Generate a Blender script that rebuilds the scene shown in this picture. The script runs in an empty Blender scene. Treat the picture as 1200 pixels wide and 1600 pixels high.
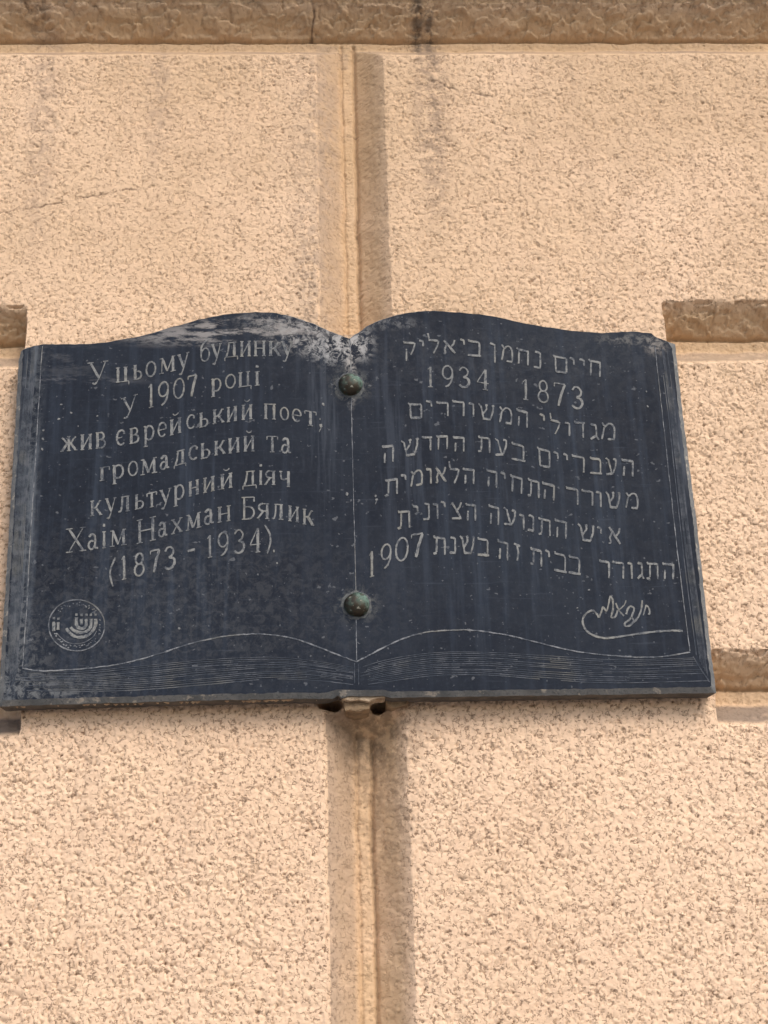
import bpy, math, random
import numpy as np

# ------------------------------------------------------------------ camera
F_PX = 2500.0                                    # focal length in pixels of the 1200 x 1600 photograph
Zc = np.array([-170.0, 5500.0, -2500.0]); Zc /= np.linalg.norm(Zc)
Xc = np.array([60000.0, 720.0, -2500.0]); Xc -= Zc * Xc.dot(Zc); Xc /= np.linalg.norm(Xc)
RW = np.array([Xc, np.cross(Zc, Xc), Zc])        # camera axes -> world axes
CAM = np.array([-0.05300188, -2.15683916, 1.6])  # eye height, a couple of metres off the wall


def at(px, py, y=0.0):
    """point of the vertical plane y=const that the photograph shows at pixel px, py"""
    r = RW @ np.array([px - 600.0, -(py - 800.0), -F_PX])
    return CAM + r * (y - CAM[1]) / r[1]


S = bpy.context.scene
COL = S.collection
from mathutils import Matrix, Vector
cam_data = bpy.data.cameras.new('camera')
cam = bpy.data.objects.new('camera', cam_data)
COL.objects.link(cam)
m4 = Matrix([[*RW[0], CAM[0]], [*RW[1], CAM[1]], [*RW[2], CAM[2]], [0, 0, 0, 1]])
cam.matrix_world = m4
cam_data.sensor_fit = 'VERTICAL'
cam_data.sensor_height = 36.0
cam_data.lens = 36.0 * F_PX / 1600.0
cam_data.clip_end = 500
S.camera = cam

# ------------------------------------------------------------------ light
SUN_EL, SUN_AZ = math.radians(44), math.radians(30)     # azimuth: to the right of straight out of the wall
world = bpy.data.worlds.new('World')
S.world = world
world.use_nodes = True
wn = world.node_tree.nodes
sky = wn.new('ShaderNodeTexSky')
sky.sky_type = 'NISHITA'
sky.sun_disc = False
sky.sun_elevation = SUN_EL
d_sun = Vector((math.sin(SUN_AZ) * math.cos(SUN_EL), -math.cos(SUN_AZ) * math.cos(SUN_EL), math.sin(SUN_EL)))
sky.sun_rotation = math.atan2(d_sun.x, d_sun.y)
sky.air_density = 1.0
sky.dust_density = 3.0
world.node_tree.links.new(sky.outputs[0], wn['Background'].inputs[0])
wn['Background'].inputs[1].default_value = 0.14
sun_data = bpy.data.lights.new('sun', 'SUN')
sun_data.energy = 1.35
sun_data.angle = math.radians(34)
sun_data.color = (1.0, 0.95, 0.88)
sun = bpy.data.objects.new('sun', sun_data)
COL.objects.link(sun)
sun.rotation_euler = (-d_sun).to_track_quat('-Z', 'Y').to_euler()
sun.location = d_sun * 20
S.view_settings.view_transform = 'Standard'
S.view_settings.look = 'None'
S.view_settings.gamma = 1
S.view_settings.use_curve_mapping = False
S.view_settings.exposure = 0.68
S.render.engine = 'CYCLES'


# ------------------------------------------------------------------ helpers
def thing(name, label, cat, loc=(0, 0, 0)):
    o = bpy.data.objects.new(name, None)
    COL.objects.link(o)
    o.location = loc
    o['label'] = label
    o['category'] = cat
    return o


def mesh_obj(name, verts, faces, mat, parent=None, smooth=False):
    me = bpy.data.meshes.new(name)
    me.from_pydata([tuple(map(float, v)) for v in verts], [], faces)
    me.materials.append(mat)
    if smooth:
        me.polygons.foreach_set('use_smooth', [True] * len(me.polygons))
    me.update()
    o = bpy.data.objects.new(name, me)
    COL.objects.link(o)
    if parent:
        o.parent = parent
        o.matrix_parent_inverse = Matrix.Translation(parent.location).inverted()
    return o


class NT:
    """small node-tree writer"""
    def __init__(self, name):
        self.m = bpy.data.materials.new(name)
        self.m.use_nodes = True
        self.t = self.m.node_tree
        self.b = self.t.nodes['Principled BSDF']
        self.co = self.n('ShaderNodeTexCoord').outputs['Object']

    def n(self, kind, **kw):
        x = self.t.nodes.new(kind)
        for k, v in kw.items():
            setattr(x, k, v)
        return x

    def put(self, sock, v):
        if isinstance(v, bpy.types.NodeSocket):
            self.t.links.new(v, sock)
        else:
            if isinstance(v, (tuple, list)) and len(v) == 3 and sock.type == 'RGBA':
                v = (*v, 1)
            sock.default_value = v

    def noise(self, scale, detail=4, rough=.5, vec=None, lo=None, hi=None, dist=0):
        x = self.n('ShaderNodeTexNoise')
        self.put(x.inputs['Vector'], vec if vec is not None else self.co)
        x.inputs['Scale'].default_value = scale
        x.inputs['Detail'].default_value = detail
        x.inputs['Roughness'].default_value = rough
        x.inputs['Distortion'].default_value = dist
        r = x.outputs[0]
        return self.ramp(r, lo, hi) if lo is not None else r

    def ramp(self, v, lo, hi, a=0., b=1.):
        x = self.n('ShaderNodeMapRange', interpolation_type='SMOOTHSTEP')
        self.put(x.inputs[0], v)
        for i, q in enumerate((lo, hi, a, b)):
            x.inputs[i + 1].default_value = q
        return x.outputs[0]

    def math(self, op, a, b=0., c=None):
        x = self.n('ShaderNodeMath', operation=op)
        self.put(x.inputs[0], a)
        self.put(x.inputs[1], b)
        if c is not None:
            self.put(x.inputs[2], c)
        return x.outputs[0]

    def mapped(self, scale=(1, 1, 1), loc=(0, 0, 0), rot=(0, 0, 0)):
        x = self.n('ShaderNodeMapping')
        self.put(x.inputs['Vector'], self.co)
        x.inputs['Scale'].default_value = scale
        x.inputs['Location'].default_value = loc
        x.inputs['Rotation'].default_value = rot
        return x.outputs[0]

    def mix(self, f, a, b, mode='MIX'):
        x = self.n('ShaderNodeMix', data_type='RGBA', blend_type=mode)
        self.put(x.inputs[0], f)
        self.put(x.inputs[6], a)
        self.put(x.inputs[7], b)
        return x.outputs[2]

    def attr(self, name):
        return self.n('ShaderNodeAttribute', attribute_name=name).outputs['Fac']

    def blob(self, c, r, soft=1.0):
        """1 inside an ellipse c (x, z) radii r, fading outwards"""
        x = self.mapped(scale=(1 / r[0], 0, 1 / r[1]), loc=(-c[0] / r[0], 0, -c[1] / r[1]))
        l = self.n('ShaderNodeVectorMath', operation='LENGTH')
        self.put(l.inputs[0], x)
        return self.ramp(l.outputs['Value'], 1 + soft * .5, 1 - soft * .5)

    def bump(self, h, strength, dist, prev=None):
        x = self.n('ShaderNodeBump')
        self.put(x.inputs['Height'], h)
        x.inputs['Strength'].default_value = strength
        x.inputs['Distance'].default_value = dist
        if prev is not None:
            self.put(x.inputs['Normal'], prev)
        return x.outputs[0]

    def done(self, col, rough, normal=None, metal=0.):
        self.put(self.b.inputs['Base Color'], col)
        self.put(self.b.inputs['Roughness'], rough)
        self.put(self.b.inputs['Metallic'], metal)
        if normal is not None:
            self.put(self.b.inputs['Normal'], normal)
        return self.m


# ------------------------------------------------------------------ materials
def stucco_material():
    k = NT('painted_stucco')
    big = k.noise(1.7, 5, .55, lo=.35, hi=.68)
    col = k.mix(big, (.73, .522, .362), (.67, .470, .318))
    mid = k.noise(14, 5, .6, lo=.38, hi=.68)
    col = k.mix(k.math('MULTIPLY', mid, .35), col, (.74, .535, .36))
    # bare sand grains and paint loss in specks
    gr = k.noise(300, 3, .6, lo=.45, hi=.75)
    col = k.mix(k.math('MULTIPLY', gr, .22), col, (.42, .29, .19))
    # faint vertical rain runs
    run = k.noise(3.2, 4, .55, vec=k.mapped(scale=(4.5, 1, .35)), lo=.52, hi=.75)
    col = k.mix(k.math('MULTIPLY', run, .28), col, (.43, .31, .22))
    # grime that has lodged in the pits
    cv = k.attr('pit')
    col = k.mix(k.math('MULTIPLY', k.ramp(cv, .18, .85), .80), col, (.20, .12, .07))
    # fine broken crevices between the dashed grains, dirt inside them
    nz = k.n('ShaderNodeTexNoise')
    k.put(nz.inputs['Vector'], k.co)
    nz.inputs['Scale'].default_value = 130
    nz.inputs['Detail'].default_value = 3
    sc = k.n('ShaderNodeVectorMath', operation='MULTIPLY_ADD')
    k.put(sc.inputs[0], nz.outputs['Color'])
    sc.inputs[1].default_value = (.018, .018, .018)
    k.put(sc.inputs[2], k.co)
    v = k.n('ShaderNodeTexVoronoi', feature='DISTANCE_TO_EDGE')
    k.put(v.inputs['Vector'], sc.outputs[0])
    v.inputs['Scale'].default_value = 112
    brk2 = k.noise(135, 3, .6, vec=k.mapped(loc=(5, 1, 3)), lo=.48, hi=.57)
    crv = k.math('MULTIPLY', k.ramp(v.outputs['Distance'], .10, .01), brk2)
    v2 = k.n('ShaderNodeTexVoronoi', feature='F1')
    k.put(v2.inputs['Vector'], sc.outputs[0])
    v2.inputs['Scale'].default_value = 105
    sepc = k.n('ShaderNodeSeparateColor')
    k.put(sepc.inputs[0], v2.outputs['Color'])
    dots = k.math('MULTIPLY', k.ramp(v2.outputs['Distance'], .25, .12), k.ramp(sepc.outputs[0], .58, .62))
    fine = k.math('MULTIPLY', k.math('MAXIMUM', crv, dots), k.ramp(k.attr('inner'), 0, 1, 1., .58))
    col = k.mix(k.math('MULTIPLY', fine, .74), col, (.19, .108, .06))
    # grey dusty ledges; upright left chamfers carry dirt with shade painted in
    du = k.math('MULTIPLY', k.attr('dust_shade'), k.noise(24, 5, .6, lo=.10, hi=.50))
    col = k.mix(du, col, (.225, .165, .12))
    # fall-off in light up the wall, painted in as a browner patchy tone
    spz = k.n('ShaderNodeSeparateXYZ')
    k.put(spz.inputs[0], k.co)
    upper_shade = k.math('MULTIPLY', k.ramp(spz.outputs['Z'], 2.1, 3.5), k.noise(3, 5, .6, lo=.1, hi=.8))
    col = k.mix(k.math('MULTIPLY', upper_shade, .95), col, (.49, .335, .20))
    # unfaded ochre paint inside the joints, with groove shade painted in
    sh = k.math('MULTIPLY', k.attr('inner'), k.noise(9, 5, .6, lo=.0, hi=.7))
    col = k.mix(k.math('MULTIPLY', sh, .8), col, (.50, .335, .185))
    # black leak stain under a drip in the top joint, its pale continuation, and the patches noted below
    brk = k.noise(55, 5, .65, lo=.38, hi=.6)
    for c, r, s, colr in (((.131, 3.53), (.0075, .07), .8, (.035, .028, .022)), ((.152, 3.52), (.006, .075), .8, (.04, .03, .024)),
                          ((.143, 3.50), (.028, .10), .3, (.10, .07, .045)), ((.148, 3.33), (.026, .20), .75, (.27, .19, .13)),
                          ((-.50, 3.33), (.022, .24), .6, (.33, .235, .165)), ((-.31, 3.38), (.018, .18), .5, (.33, .235, .165)), ((-.06, 3.2), (.03, .34), .4, (.34, .245, .17)),
                          ((-.53, 3.55), (.02, .05), .5, (.10, .07, .05)), ((.1, 3.60), (1.6, .05), .35, (.15, .105, .07)), ((-.03, 3.30), (.02, .16), .35, (.30, .23, .18)),  # the wide entry darkens the top of the soffit
                          ((.02, 2.25), (.07, .045), .6, (.13, .09, .055)), ((.025, 2.17), (.05, .14), .4, (.25, .165, .10)),  # below the plaque: shade at the stopped joint, painted in brown
                          ((-.05, 2.98), (.035, .12), .3, (.26, .20, .16))):
        f = k.math('MULTIPLY', k.math('MULTIPLY', k.blob(c, r, 1.4), brk), s)
        col = k.mix(f, col, colr)
    # hairline cracks
    ck = k.attr('crack')
    col = k.mix(k.math('MULTIPLY', ck, .8), col, (.09, .055, .035))
    n1 = k.bump(k.noise(420, 4, .65), .55, .0012)
    n2 = k.bump(k.math('SUBTRACT', 1., fine), .6, .0028, n1)
    return k.done(col, .93, n2)


def slate_material(edge=False):
    k = NT('sawn_slate_edge' if edge else 'dark_slate')
    base = (.0088, .0120, .0198)
    if edge:
        col = k.mix(k.noise(30, 5, .6, lo=.3, hi=.7), (.085, .092, .095), (.165, .168, .165))
        col = k.mix(k.noise(260, 3, .6, lo=.5, hi=.7), col, (.08, .085, .09))
        col = k.mix(k.math('MULTIPLY', k.noise(70, 5, .6, lo=.58, hi=.68), .7), col, (.40, .36, .30))
        return k.done(col, .85, k.bump(k.noise(350, 4, .6), .6, .0015))
    col = k.mix(k.noise(5, 5, .6, lo=.3, hi=.72), base, (.0140, .0188, .0285))
    # brushed vertical wash marks
    st = k.noise(9, 5, .6, vec=k.mapped(scale=(9, 1, .55)), lo=.46, hi=.72)
    col = k.mix(k.math('MULTIPLY', st, .55), col, (.024, .032, .048))
    st2 = k.noise(30, 5, .6, vec=k.mapped(scale=(6, 1, .25), loc=(4, 0, 1)), lo=.55, hi=.75)
    col = k.mix(k.math('MULTIPLY', st2, .45), col, (.012, .016, .024))
    hz = k.noise(30, 5, .6, vec=k.mapped(scale=(.4, 1, 7), loc=(0, 0, 3), rot=(0, .03, 0)), lo=.60, hi=.72)
    col = k.mix(k.math('MULTIPLY', hz, .30), col, (.05, .06, .08))
    # mottled mineral bloom
    mb = k.noise(140, 5, .7, lo=.50, hi=.70)
    col = k.mix(k.math('MULTIPLY', mb, .45), col, (.026, .034, .048))
    sp = k.noise(95, 2, .5, vec=k.mapped(scale=(1, 1, 1.3), loc=(7, 0, 2)), lo=.70, hi=.74)
    col = k.mix(k.math('MULTIPLY', sp, .4), col, (.17, .178, .19))
    sp = k.noise(190, 2, .5, vec=k.mapped(loc=(3, 0, 9)), lo=.70, hi=.75)
    col = k.mix(k.math('MULTIPLY', sp, .45), col, (.15, .158, .17))
    # dark damp spots low on the left page
    dk = k.math('MULTIPLY', k.math('MULTIPLY', k.blob((-.40, 2.56), (.10, .24), 1.4), k.noise(90, 4, .65, lo=.44, hi=.60)), .35)
    col = k.mix(dk, col, (.006, .008, .013))
    # lime and dirt washed down from the top edge, plus broader bluish and dark tones
    streak = k.noise(42, 7, .72, vec=k.mapped(scale=(.45, 1, 1.6), rot=(0, .30, 0)), lo=.46, hi=.60)
    rough_n = k.noise(85, 7, .75, dist=.6, lo=.44, hi=.60)
    for px, py, rx, rz, mask, amt, cc in (
            (395, 512, .125, .019, streak, .85, (.27, .25, .235)), (305, 527, .10, .014, streak, .75, (.22, .21, .205)), (460, 505, .07, .02, rough_n, .6, (.27, .26, .25)),
            (500, 528, .060, .025, rough_n, .9, (.31, .30, .288)), (545, 540, .030, .022, rough_n, .95, (.37, .352, .33)),
            (516, 548, .030, .022, rough_n, .8, (.30, .30, .30)), (565, 538, .016, .026, rough_n, .55, (.32, .32, .32)),
            (100, 560, .050, .030, streak, .22, (.14, .14, .145)), (110, 595, .10, .008, streak, .25, (.2, .2, .21)),
            (1000, 530, .06, .010, rough_n, .4, (.22, .21, .19)), (1025, 541, .016, .014, rough_n, .5, (.3, .27, .24)),
            (548, 585, .007, .045, rough_n, .9, (.34, .32, .30)), (547, 603, .026, .024, rough_n, .45, (.20, .20, .18)),
            (558, 945, .024, .022, rough_n, .45, (.19, .19, .17)), (610, 505, .04, .010, rough_n, .35, (.26, .26, .26)),
            (60, 1075, .09, .018, rough_n, .55, (.17, .175, .175)), (760, 560, .3, .05, rough_n, .06, (.2, .2, .2)),
            (36, 800, .017, .33, st, .95, (.105, .118, .135)), (34, 860, .015, .36, rough_n, .55, (.11, .12, .13)),
            (1085, 780, .018, .33, st, .6, (.085, .096, .115)), (40, 1040, .03, .06, rough_n, .35, (.12, .125, .13)),
            (250, 820, .16, .22, st, .30, (.040, .052, .072)), (820, 780, .18, .22, st, .35, (.038, .050, .070)),
            (500, 640, .03, .14, st, .8, (.06, .07, .088)), (620, 700, .04, .2, st, .5, (.05, .06, .08)),
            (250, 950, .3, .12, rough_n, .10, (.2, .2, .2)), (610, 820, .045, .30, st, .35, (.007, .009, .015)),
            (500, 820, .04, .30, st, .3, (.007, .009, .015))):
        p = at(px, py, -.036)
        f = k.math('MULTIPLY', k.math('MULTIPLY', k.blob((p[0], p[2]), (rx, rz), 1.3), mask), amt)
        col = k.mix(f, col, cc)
    n = k.bump(k.noise(160, 5, .6), .22, .001)
    n = k.bump(k.noise(12, 4, .5), .25, .004, n)
    r = k.ramp(k.noise(60, 5, .6), .3, .7, .48, .66)
    k.b.inputs['Specular IOR Level'].default_value = .09
    return k.done(col, r, n)


def cut_material(name, light, dark, lo, hi, scale=150):
    k = NT(name)
    f = k.noise(scale, 6, .7, lo=lo, hi=hi)
    col = k.mix(f, dark, light)
    col = k.mix(k.math('MULTIPLY', k.noise(11, 4, .6, lo=.42, hi=.72), .45), col, dark)
    tint = k.noise(16, 3, .5, lo=.5, hi=.7)
    col = k.mix(k.math('MULTIPLY', tint, .35), col, (.22, .205, .16), 'MIX')
    return k.done(col, .85, k.bump(k.noise(500, 3, .6), .4, .0006))


def bronze_material():
    k = NT('patinated_bronze')
    f = k.noise(60, 5, .6, lo=.42, hi=.60)
    col = k.mix(f, (.040, .031, .020), (.038, .058, .042))
    sep = k.n('ShaderNodeSeparateXYZ')
    k.put(sep.inputs[0], k.co)
    side = k.ramp(k.math('ADD', sep.outputs['X'], sep.outputs['Z']), .0, .020)
    col = k.mix(k.math('MULTIPLY', side, k.noise(140, 5, .6, lo=.38, hi=.55)), col, (.09, .15, .12))
    col = k.mix(k.math('MULTIPLY', k.noise(170, 3, .6, lo=.62, hi=.68), .7), col, (.33, .31, .25))
    return k.done(col, k.ramp(f, 0, 1, .42, .8), k.bump(k.noise(260, 4, .6), .35, .001), metal=k.ramp(f, 0, 1, .55, .05))


def plain_material(name, a, b, scale, rough=.9, bump=.4, bd=.002):
    k = NT(name)
    col = k.mix(k.noise(scale, 6, .6, lo=.35, hi=.65), a, b)
    return k.done(col, rough, k.bump(k.noise(scale * 3, 5, .65), bump, bd))


STUCCO = stucco_material()
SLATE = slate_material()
EDGE = slate_material(True)
CUT = cut_material('chiselled_letter', (.195, .197, .190), (.045, .053, .067), .36, .58)
CUTLINE = cut_material('scored_line', (.20, .207, .218), (.04, .048, .062), .40, .62, 90)
FAINT = cut_material('faint_scored_line', (.080, .088, .104), (.020, .028, .042), .42, .62, 60)
BRONZE = bronze_material()
MORTAR = plain_material('pale_mortar', (.50, .39, .27), (.28, .20, .13), 60, .95, .7, .004)
CORE = plain_material('bare_masonry', (.30, .21, .14), (.22, .155, .10), 12)
PAVING = plain_material('pavement_concrete', (.30, .28, .26), (.22, .21, .20), 5)

# ------------------------------------------------------------------ numeric noise for the plaster relief
rng = np.random.default_rng(7)
TAB = rng.random((512, 512)).astype(np.float32)


def vnoise(x, z, scale, seed=0):
    u = x * scale + seed * 17.31 + 900
    w = z * scale + seed * 7.77 + 900
    iu = np.floor(u).astype(np.int64)
    iw = np.floor(w).astype(np.int64)
    fu = (u - iu).astype(np.float32)
    fw = (w - iw).astype(np.float32)
    fu = fu * fu * (3 - 2 * fu)
    fw = fw * fw * (3 - 2 * fw)
    a = TAB[iu % 512, iw % 512]
    b = TAB[(iu + 1) % 512, iw % 512]
    c = TAB[iu % 512, (iw + 1) % 512]
    d = TAB[(iu + 1) % 512, (iw + 1) % 512]
    return (a * (1 - fu) + b * fu) * (1 - fw) + (c * (1 - fu) + d * fu) * fw


def fbm(x, z, scale, seed=0, octv=3):
    s = 0; a = 1; t = 0
    for i in range(octv):
        s = s + a * vnoise(x, z, scale * 2 ** i, seed + i * 3)
        t += a; a *= .5
    return s / t


def worley(x, z, scale, seed):
    """F1, F2, a random value and two random tilts of the nearest cell, offset from its centre"""
    u = x * scale + 500
    w = z * scale + 500
    iu = np.floor(u).astype(np.int64)
    iw = np.floor(w).astype(np.int64)
    f1 = np.full(u.shape, 9., np.float32)
    f2 = np.full(u.shape, 9., np.float32)
    rv = np.zeros(u.shape, np.float32); rt = np.zeros_like(rv); ru = np.zeros_like(rv)
    dx1 = np.zeros_like(rv); dz1 = np.zeros_like(rv)
    s = seed * 31
    for i in (-1, 0, 1):
        for j in (-1, 0, 1):
            cu, cw = iu + i, iw + j
            px = cu + TAB[(cu + s) % 512, (cw + 5) % 512]
            pz = cw + TAB[(cu + 77) % 512, (cw + s + 9) % 512]
            dx = (u - px).astype(np.float32); dz = (w - pz).astype(np.float32)
            d = np.sqrt(dx * dx + dz * dz)
            near = d < f1
            f2 = np.where(near, f1, np.minimum(f2, d))
            f1 = np.where(near, d, f1)
            rv = np.where(near, TAB[(cu + 201) % 512, (cw + 33) % 512], rv)
            rt = np.where(near, TAB[(cu + 301) % 512, (cw + 63) % 512], rt)
            ru = np.where(near, TAB[(cu + 401) % 512, (cw + 93) % 512], ru)
            dx1 = np.where(near, dx, dx1)
            dz1 = np.where(near, dz, dz1)
    return f1, f2, rv, rt, ru, dx1, dz1


def sstep(v, a, b):
    t = np.clip((v - a) / (b - a), 0, 1)
    return t * t * (3 - 2 * t)


# ------------------------------------------------------------------ the wall
XR, ZLO, ZHI = 2.6, 0.0, 5.0
G2, G3 = 2.887, 2.302
GROOVES = [.53, 1.12, 1.712, G3, G2, 3.495, 4.10, 4.68]
HALF, STRIP, DEEP = .060, .011, .046
FILL = {G2: (at(40, 520)[0], at(1040, 520)[0]), G3: (at(33, 1105)[0], at(1116, 1080)[0])}
JX, BLEN = .010, 1.62
PLQ = (-.48, .505, 2.30, 2.86)          # part of the wall the plaque hides


def axis(lo, hi, flo, fhi, fine, grow, top):
    a = list(np.arange(flo, fhi + fine * .5, fine))
    s = fine; p = a[-1]
    while p < hi:
        s = min(s * grow, top); p += s; a.append(min(p, hi))
    s = fine; p = a[0]
    while p > lo:
        s = min(s * grow, top); p -= s; a.insert(0, max(p, lo))
    return np.array(a)


wall_kind = 'thing'
xs = axis(-XR, XR, -.60, .76, .00165, 1.07, .016)
zs = axis(ZLO, ZHI, 1.83, 3.57, .00165, 1.07, .016)
X, Z = np.meshgrid(xs, zs, indexing='ij')
wob = (fbm(X, Z, 28, 1) - .5) * .0055
wob2 = (fbm(X, Z, 9, 4) - .5) * .006


def profile(d):
    ad = np.abs(d)
    p = DEEP * (1 - sstep(ad, STRIP - .004, HALF + .004) * .35 - .65 * np.clip((ad - STRIP) / (HALF - .002 - STRIP), 0, 1))
    return np.where(ad > HALF + .004, 0, p)


def band(d):
    return sstep(-np.abs(d), -STRIP - .001, -STRIP + .003)


depth = np.zeros_like(X); dust_shade = np.zeros_like(X); crease = np.zeros_like(X)
joint = np.zeros(X.shape, bool)
course = np.zeros(X.shape, np.int32)
for g in GROOVES:
    course += (Z > g)
hd = np.zeros_like(X)
for g in GROOVES:
    d = Z - g + wob + wob2 * .5
    p = profile(d)
    if g in FILL:
        a, b = FILL[g]
        xx = X + wob
        zedge = np.abs(d) - (HALF - .014)
        rnd = np.where(zedge > 0, .014 - np.sqrt(np.maximum(0, .014 ** 2 - np.minimum(zedge, .0139) ** 2)), 0)
        e = np.maximum(a - rnd - xx, xx - b - rnd)
        p = np.minimum(p, np.maximum(0, e * 5.5))
    hd = np.maximum(hd, p)
    open_ = p > .002
    dust_shade = np.maximum(dust_shade, open_ * sstep(-d, STRIP, STRIP + .010) * sstep(p, .002, .012) * np.clip(1.1 - sstep(-d, HALF * .8, HALF * 1.05), 0, 1))
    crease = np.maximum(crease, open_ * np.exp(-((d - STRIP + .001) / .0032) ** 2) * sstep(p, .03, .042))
hdust = dust_shade.copy()
vd = np.zeros_like(X)
for k in range(-3, 4):
    for par in (0, 1):
        xj = JX + k * BLEN + (BLEN / 2 if par else 0)
        d = X - xj + wob + wob2 * .5
        p = profile(d)
        on = ((course + 1) % 2 == par)
        p = np.where(on, p, 0)
        if par == 0 and k == 0:
            # the joint is stopped with mortar just under the plaque: an arched end
            zt = 2.286 - (np.abs(X - JX) / .07) ** 2 * .02 + wob
            p = np.where((Z < 2.45), np.minimum(p, np.maximum(.0, (zt - Z) * 1.25 + .0)), p)
        vd = np.maximum(vd, p)
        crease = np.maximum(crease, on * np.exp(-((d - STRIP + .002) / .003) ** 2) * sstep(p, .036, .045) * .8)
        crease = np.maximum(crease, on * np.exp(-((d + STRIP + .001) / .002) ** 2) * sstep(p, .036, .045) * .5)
        dust_shade = np.maximum(dust_shade, on * sstep(-d, STRIP + .002, STRIP + .012) * (p > .004) * .62)  # left chamfer: dirt plus painted-in shade
dust_shade = np.where(vd > hd + .001, np.minimum(dust_shade, .62 * (X < JX) + 0), dust_shade)
depth = np.maximum(hd, vd)
for px_, py_, r_, dd_ in ((520, 1100, .013, .05), (591, 1101, .011, .05), (505, 1097, .007, .03), (607, 1097, .009, .03)):
    hp = at(px_, py_, .01)
    depth = depth + dd_ * np.exp(-(((X - hp[0]) / r_) ** 2 + ((Z - hp[2]) / .010) ** 2) ** 2)
# the storey above oversails a little: its soffit runs on outwards
proj = np.clip((Z + wob - 3.495 - HALF + .002) * .94, 0, .055)
depth = depth - proj
injoint = (depth > .0015) | ((proj > 0) & (proj < .0545))

# dashed-on plaster: cells with a step on one side, broken crevices, pits
wx = X + (vnoise(X, Z, 120, 2) - .5) * .010 + (vnoise(X, Z, 260, 5) - .5) * .0045
wz = Z + (vnoise(X, Z, 120, 8) - .5) * .010 + (vnoise(X, Z, 260, 9) - .5) * .0045
f1, f2, rv, rt, ru, dx, dz = worley(wx, wz, 108, 3)
edge = f2 - f1
gap = sstep(vnoise(X, Z, 70, 11), .38, .72)
crev = np.exp(-(edge / .13) ** 2) * (.30 + .70 * gap)
dome = (.30 - np.minimum(f1, .8) ** 2) * .0013
cell = dome + (rv - .5) * .0008 + dx * (rt - .5) * .0011 + dz * (ru - .5) * .0010
g1, g2_, rv2, _, _, _, _ = worley(X + wob, Z + wob2, 76, 9)
pits = np.where(rv2 > .62, np.exp(-(g1 / .14) ** 2), 0)
drag = (vnoise(X, Z, 190, 21) - .5) * .0014 + (fbm(X, Z, 38, 15) - .5) * .0022
relief = cell - crev * .0026 - pits * .0034 + drag
amp = np.where(injoint, .75, 1.0)
amp = amp * (1 - .5 * dust_shade) * (.50 + .70 * fbm(X, Z, 2.6, 61)) * (1 - .22 * sstep(Z, 2.7, 3.1))
relief = relief * amp
swell = (fbm(X, Z, 3.5, 31) - .5) * .006
# the soffits are trowelled in coarser, crackled folds
fx = X + (vnoise(X, Z, 70, 3) - .5) * .012
fz = Z * 1.9 + (vnoise(X, Z, 70, 13) - .5) * .012
fn = fbm(fx, fz, 34, 51, 4) - .5
fm = fbm(fx, fz, 52, 57, 3) - .5
fold = np.tanh(fn / .03) * .0011 - np.exp(-(fn / .022) ** 2) * .0016 + np.tanh(fm / .03) * .0006 - np.exp(-(fm / .02) ** 2) * .0009
soff = np.zeros_like(X)
for g in GROOVES:
    soff = np.maximum(soff, sstep(Z - g, STRIP, STRIP + .01) * (Z - g < (.13 if g == 3.495 else HALF + .004)) * ((hd > .002) | (proj > 0)))
relief = relief + fold * 2.0 * soff
# cracks
crack = np.zeros_like(X)


def add_crack(pts, w=.0012, dpt=.003, seed=1):
    global relief, crack
    P = [at(*p) if len(p) == 2 else at(*p) for p in pts]
    best = np.full(X.shape, 9.)
    jx = X + (vnoise(X, Z, 150, seed) - .5) * .006
    jz = Z + (vnoise(X, Z, 150, seed + 1) - .5) * .006
    for a, b in zip(P[:-1], P[1:]):
        ax, az, bx, bz = a[0], a[2], b[0], b[2]
        L = (bx - ax) ** 2 + (bz - az) ** 2
        t = np.clip(((jx - ax) * (bx - ax) + (jz - az) * (bz - az)) / L, 0, 1)
        best = np.minimum(best, np.hypot(jx - ax - t * (bx - ax), jz - az - t * (bz - az)))
    c = np.exp(-(best / w) ** 2) * (.35 + .65 * sstep(vnoise(X, Z, 60, seed + 2), .25, .6))
    relief = relief - c * dpt
    crack = np.maximum(crack, c)


add_crack([(486, -60), (489, 20), (486, 66, .046)], .0013, .004, 41)
add_crack([(-40, 338), (20, 330), (110, 314), (180, 300), (235, 292)], .0011, .002, 43)
add_crack([(652, 118), (690, 130), (720, 143), (770, 150)], .0012, .002, 45)
add_crack([(532, 185), (560, 190)], .0010, .002, 47)
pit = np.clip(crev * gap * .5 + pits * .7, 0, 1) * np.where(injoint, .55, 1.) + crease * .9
Yw = depth + crease * .008 - relief - swell
# keep the area behind the plaque clear of the slab
Yw = np.where((X > PLQ[0]) & (X < PLQ[1]) & (Z > PLQ[2]) & (Z < PLQ[3]), np.maximum(Yw, -.0025), Yw)

wall = thing('stucco_wall', 'peach roughcast stucco wall in large blocks with chamfered grooves, behind the dark plaque', 'wall', (0, 0, 0))
wall['kind'] = wall_kind
inner = np.where(injoint & (proj > 0), 1., np.clip((depth + proj) / .02, 0, 1)) * (1 - dust_shade)
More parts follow.
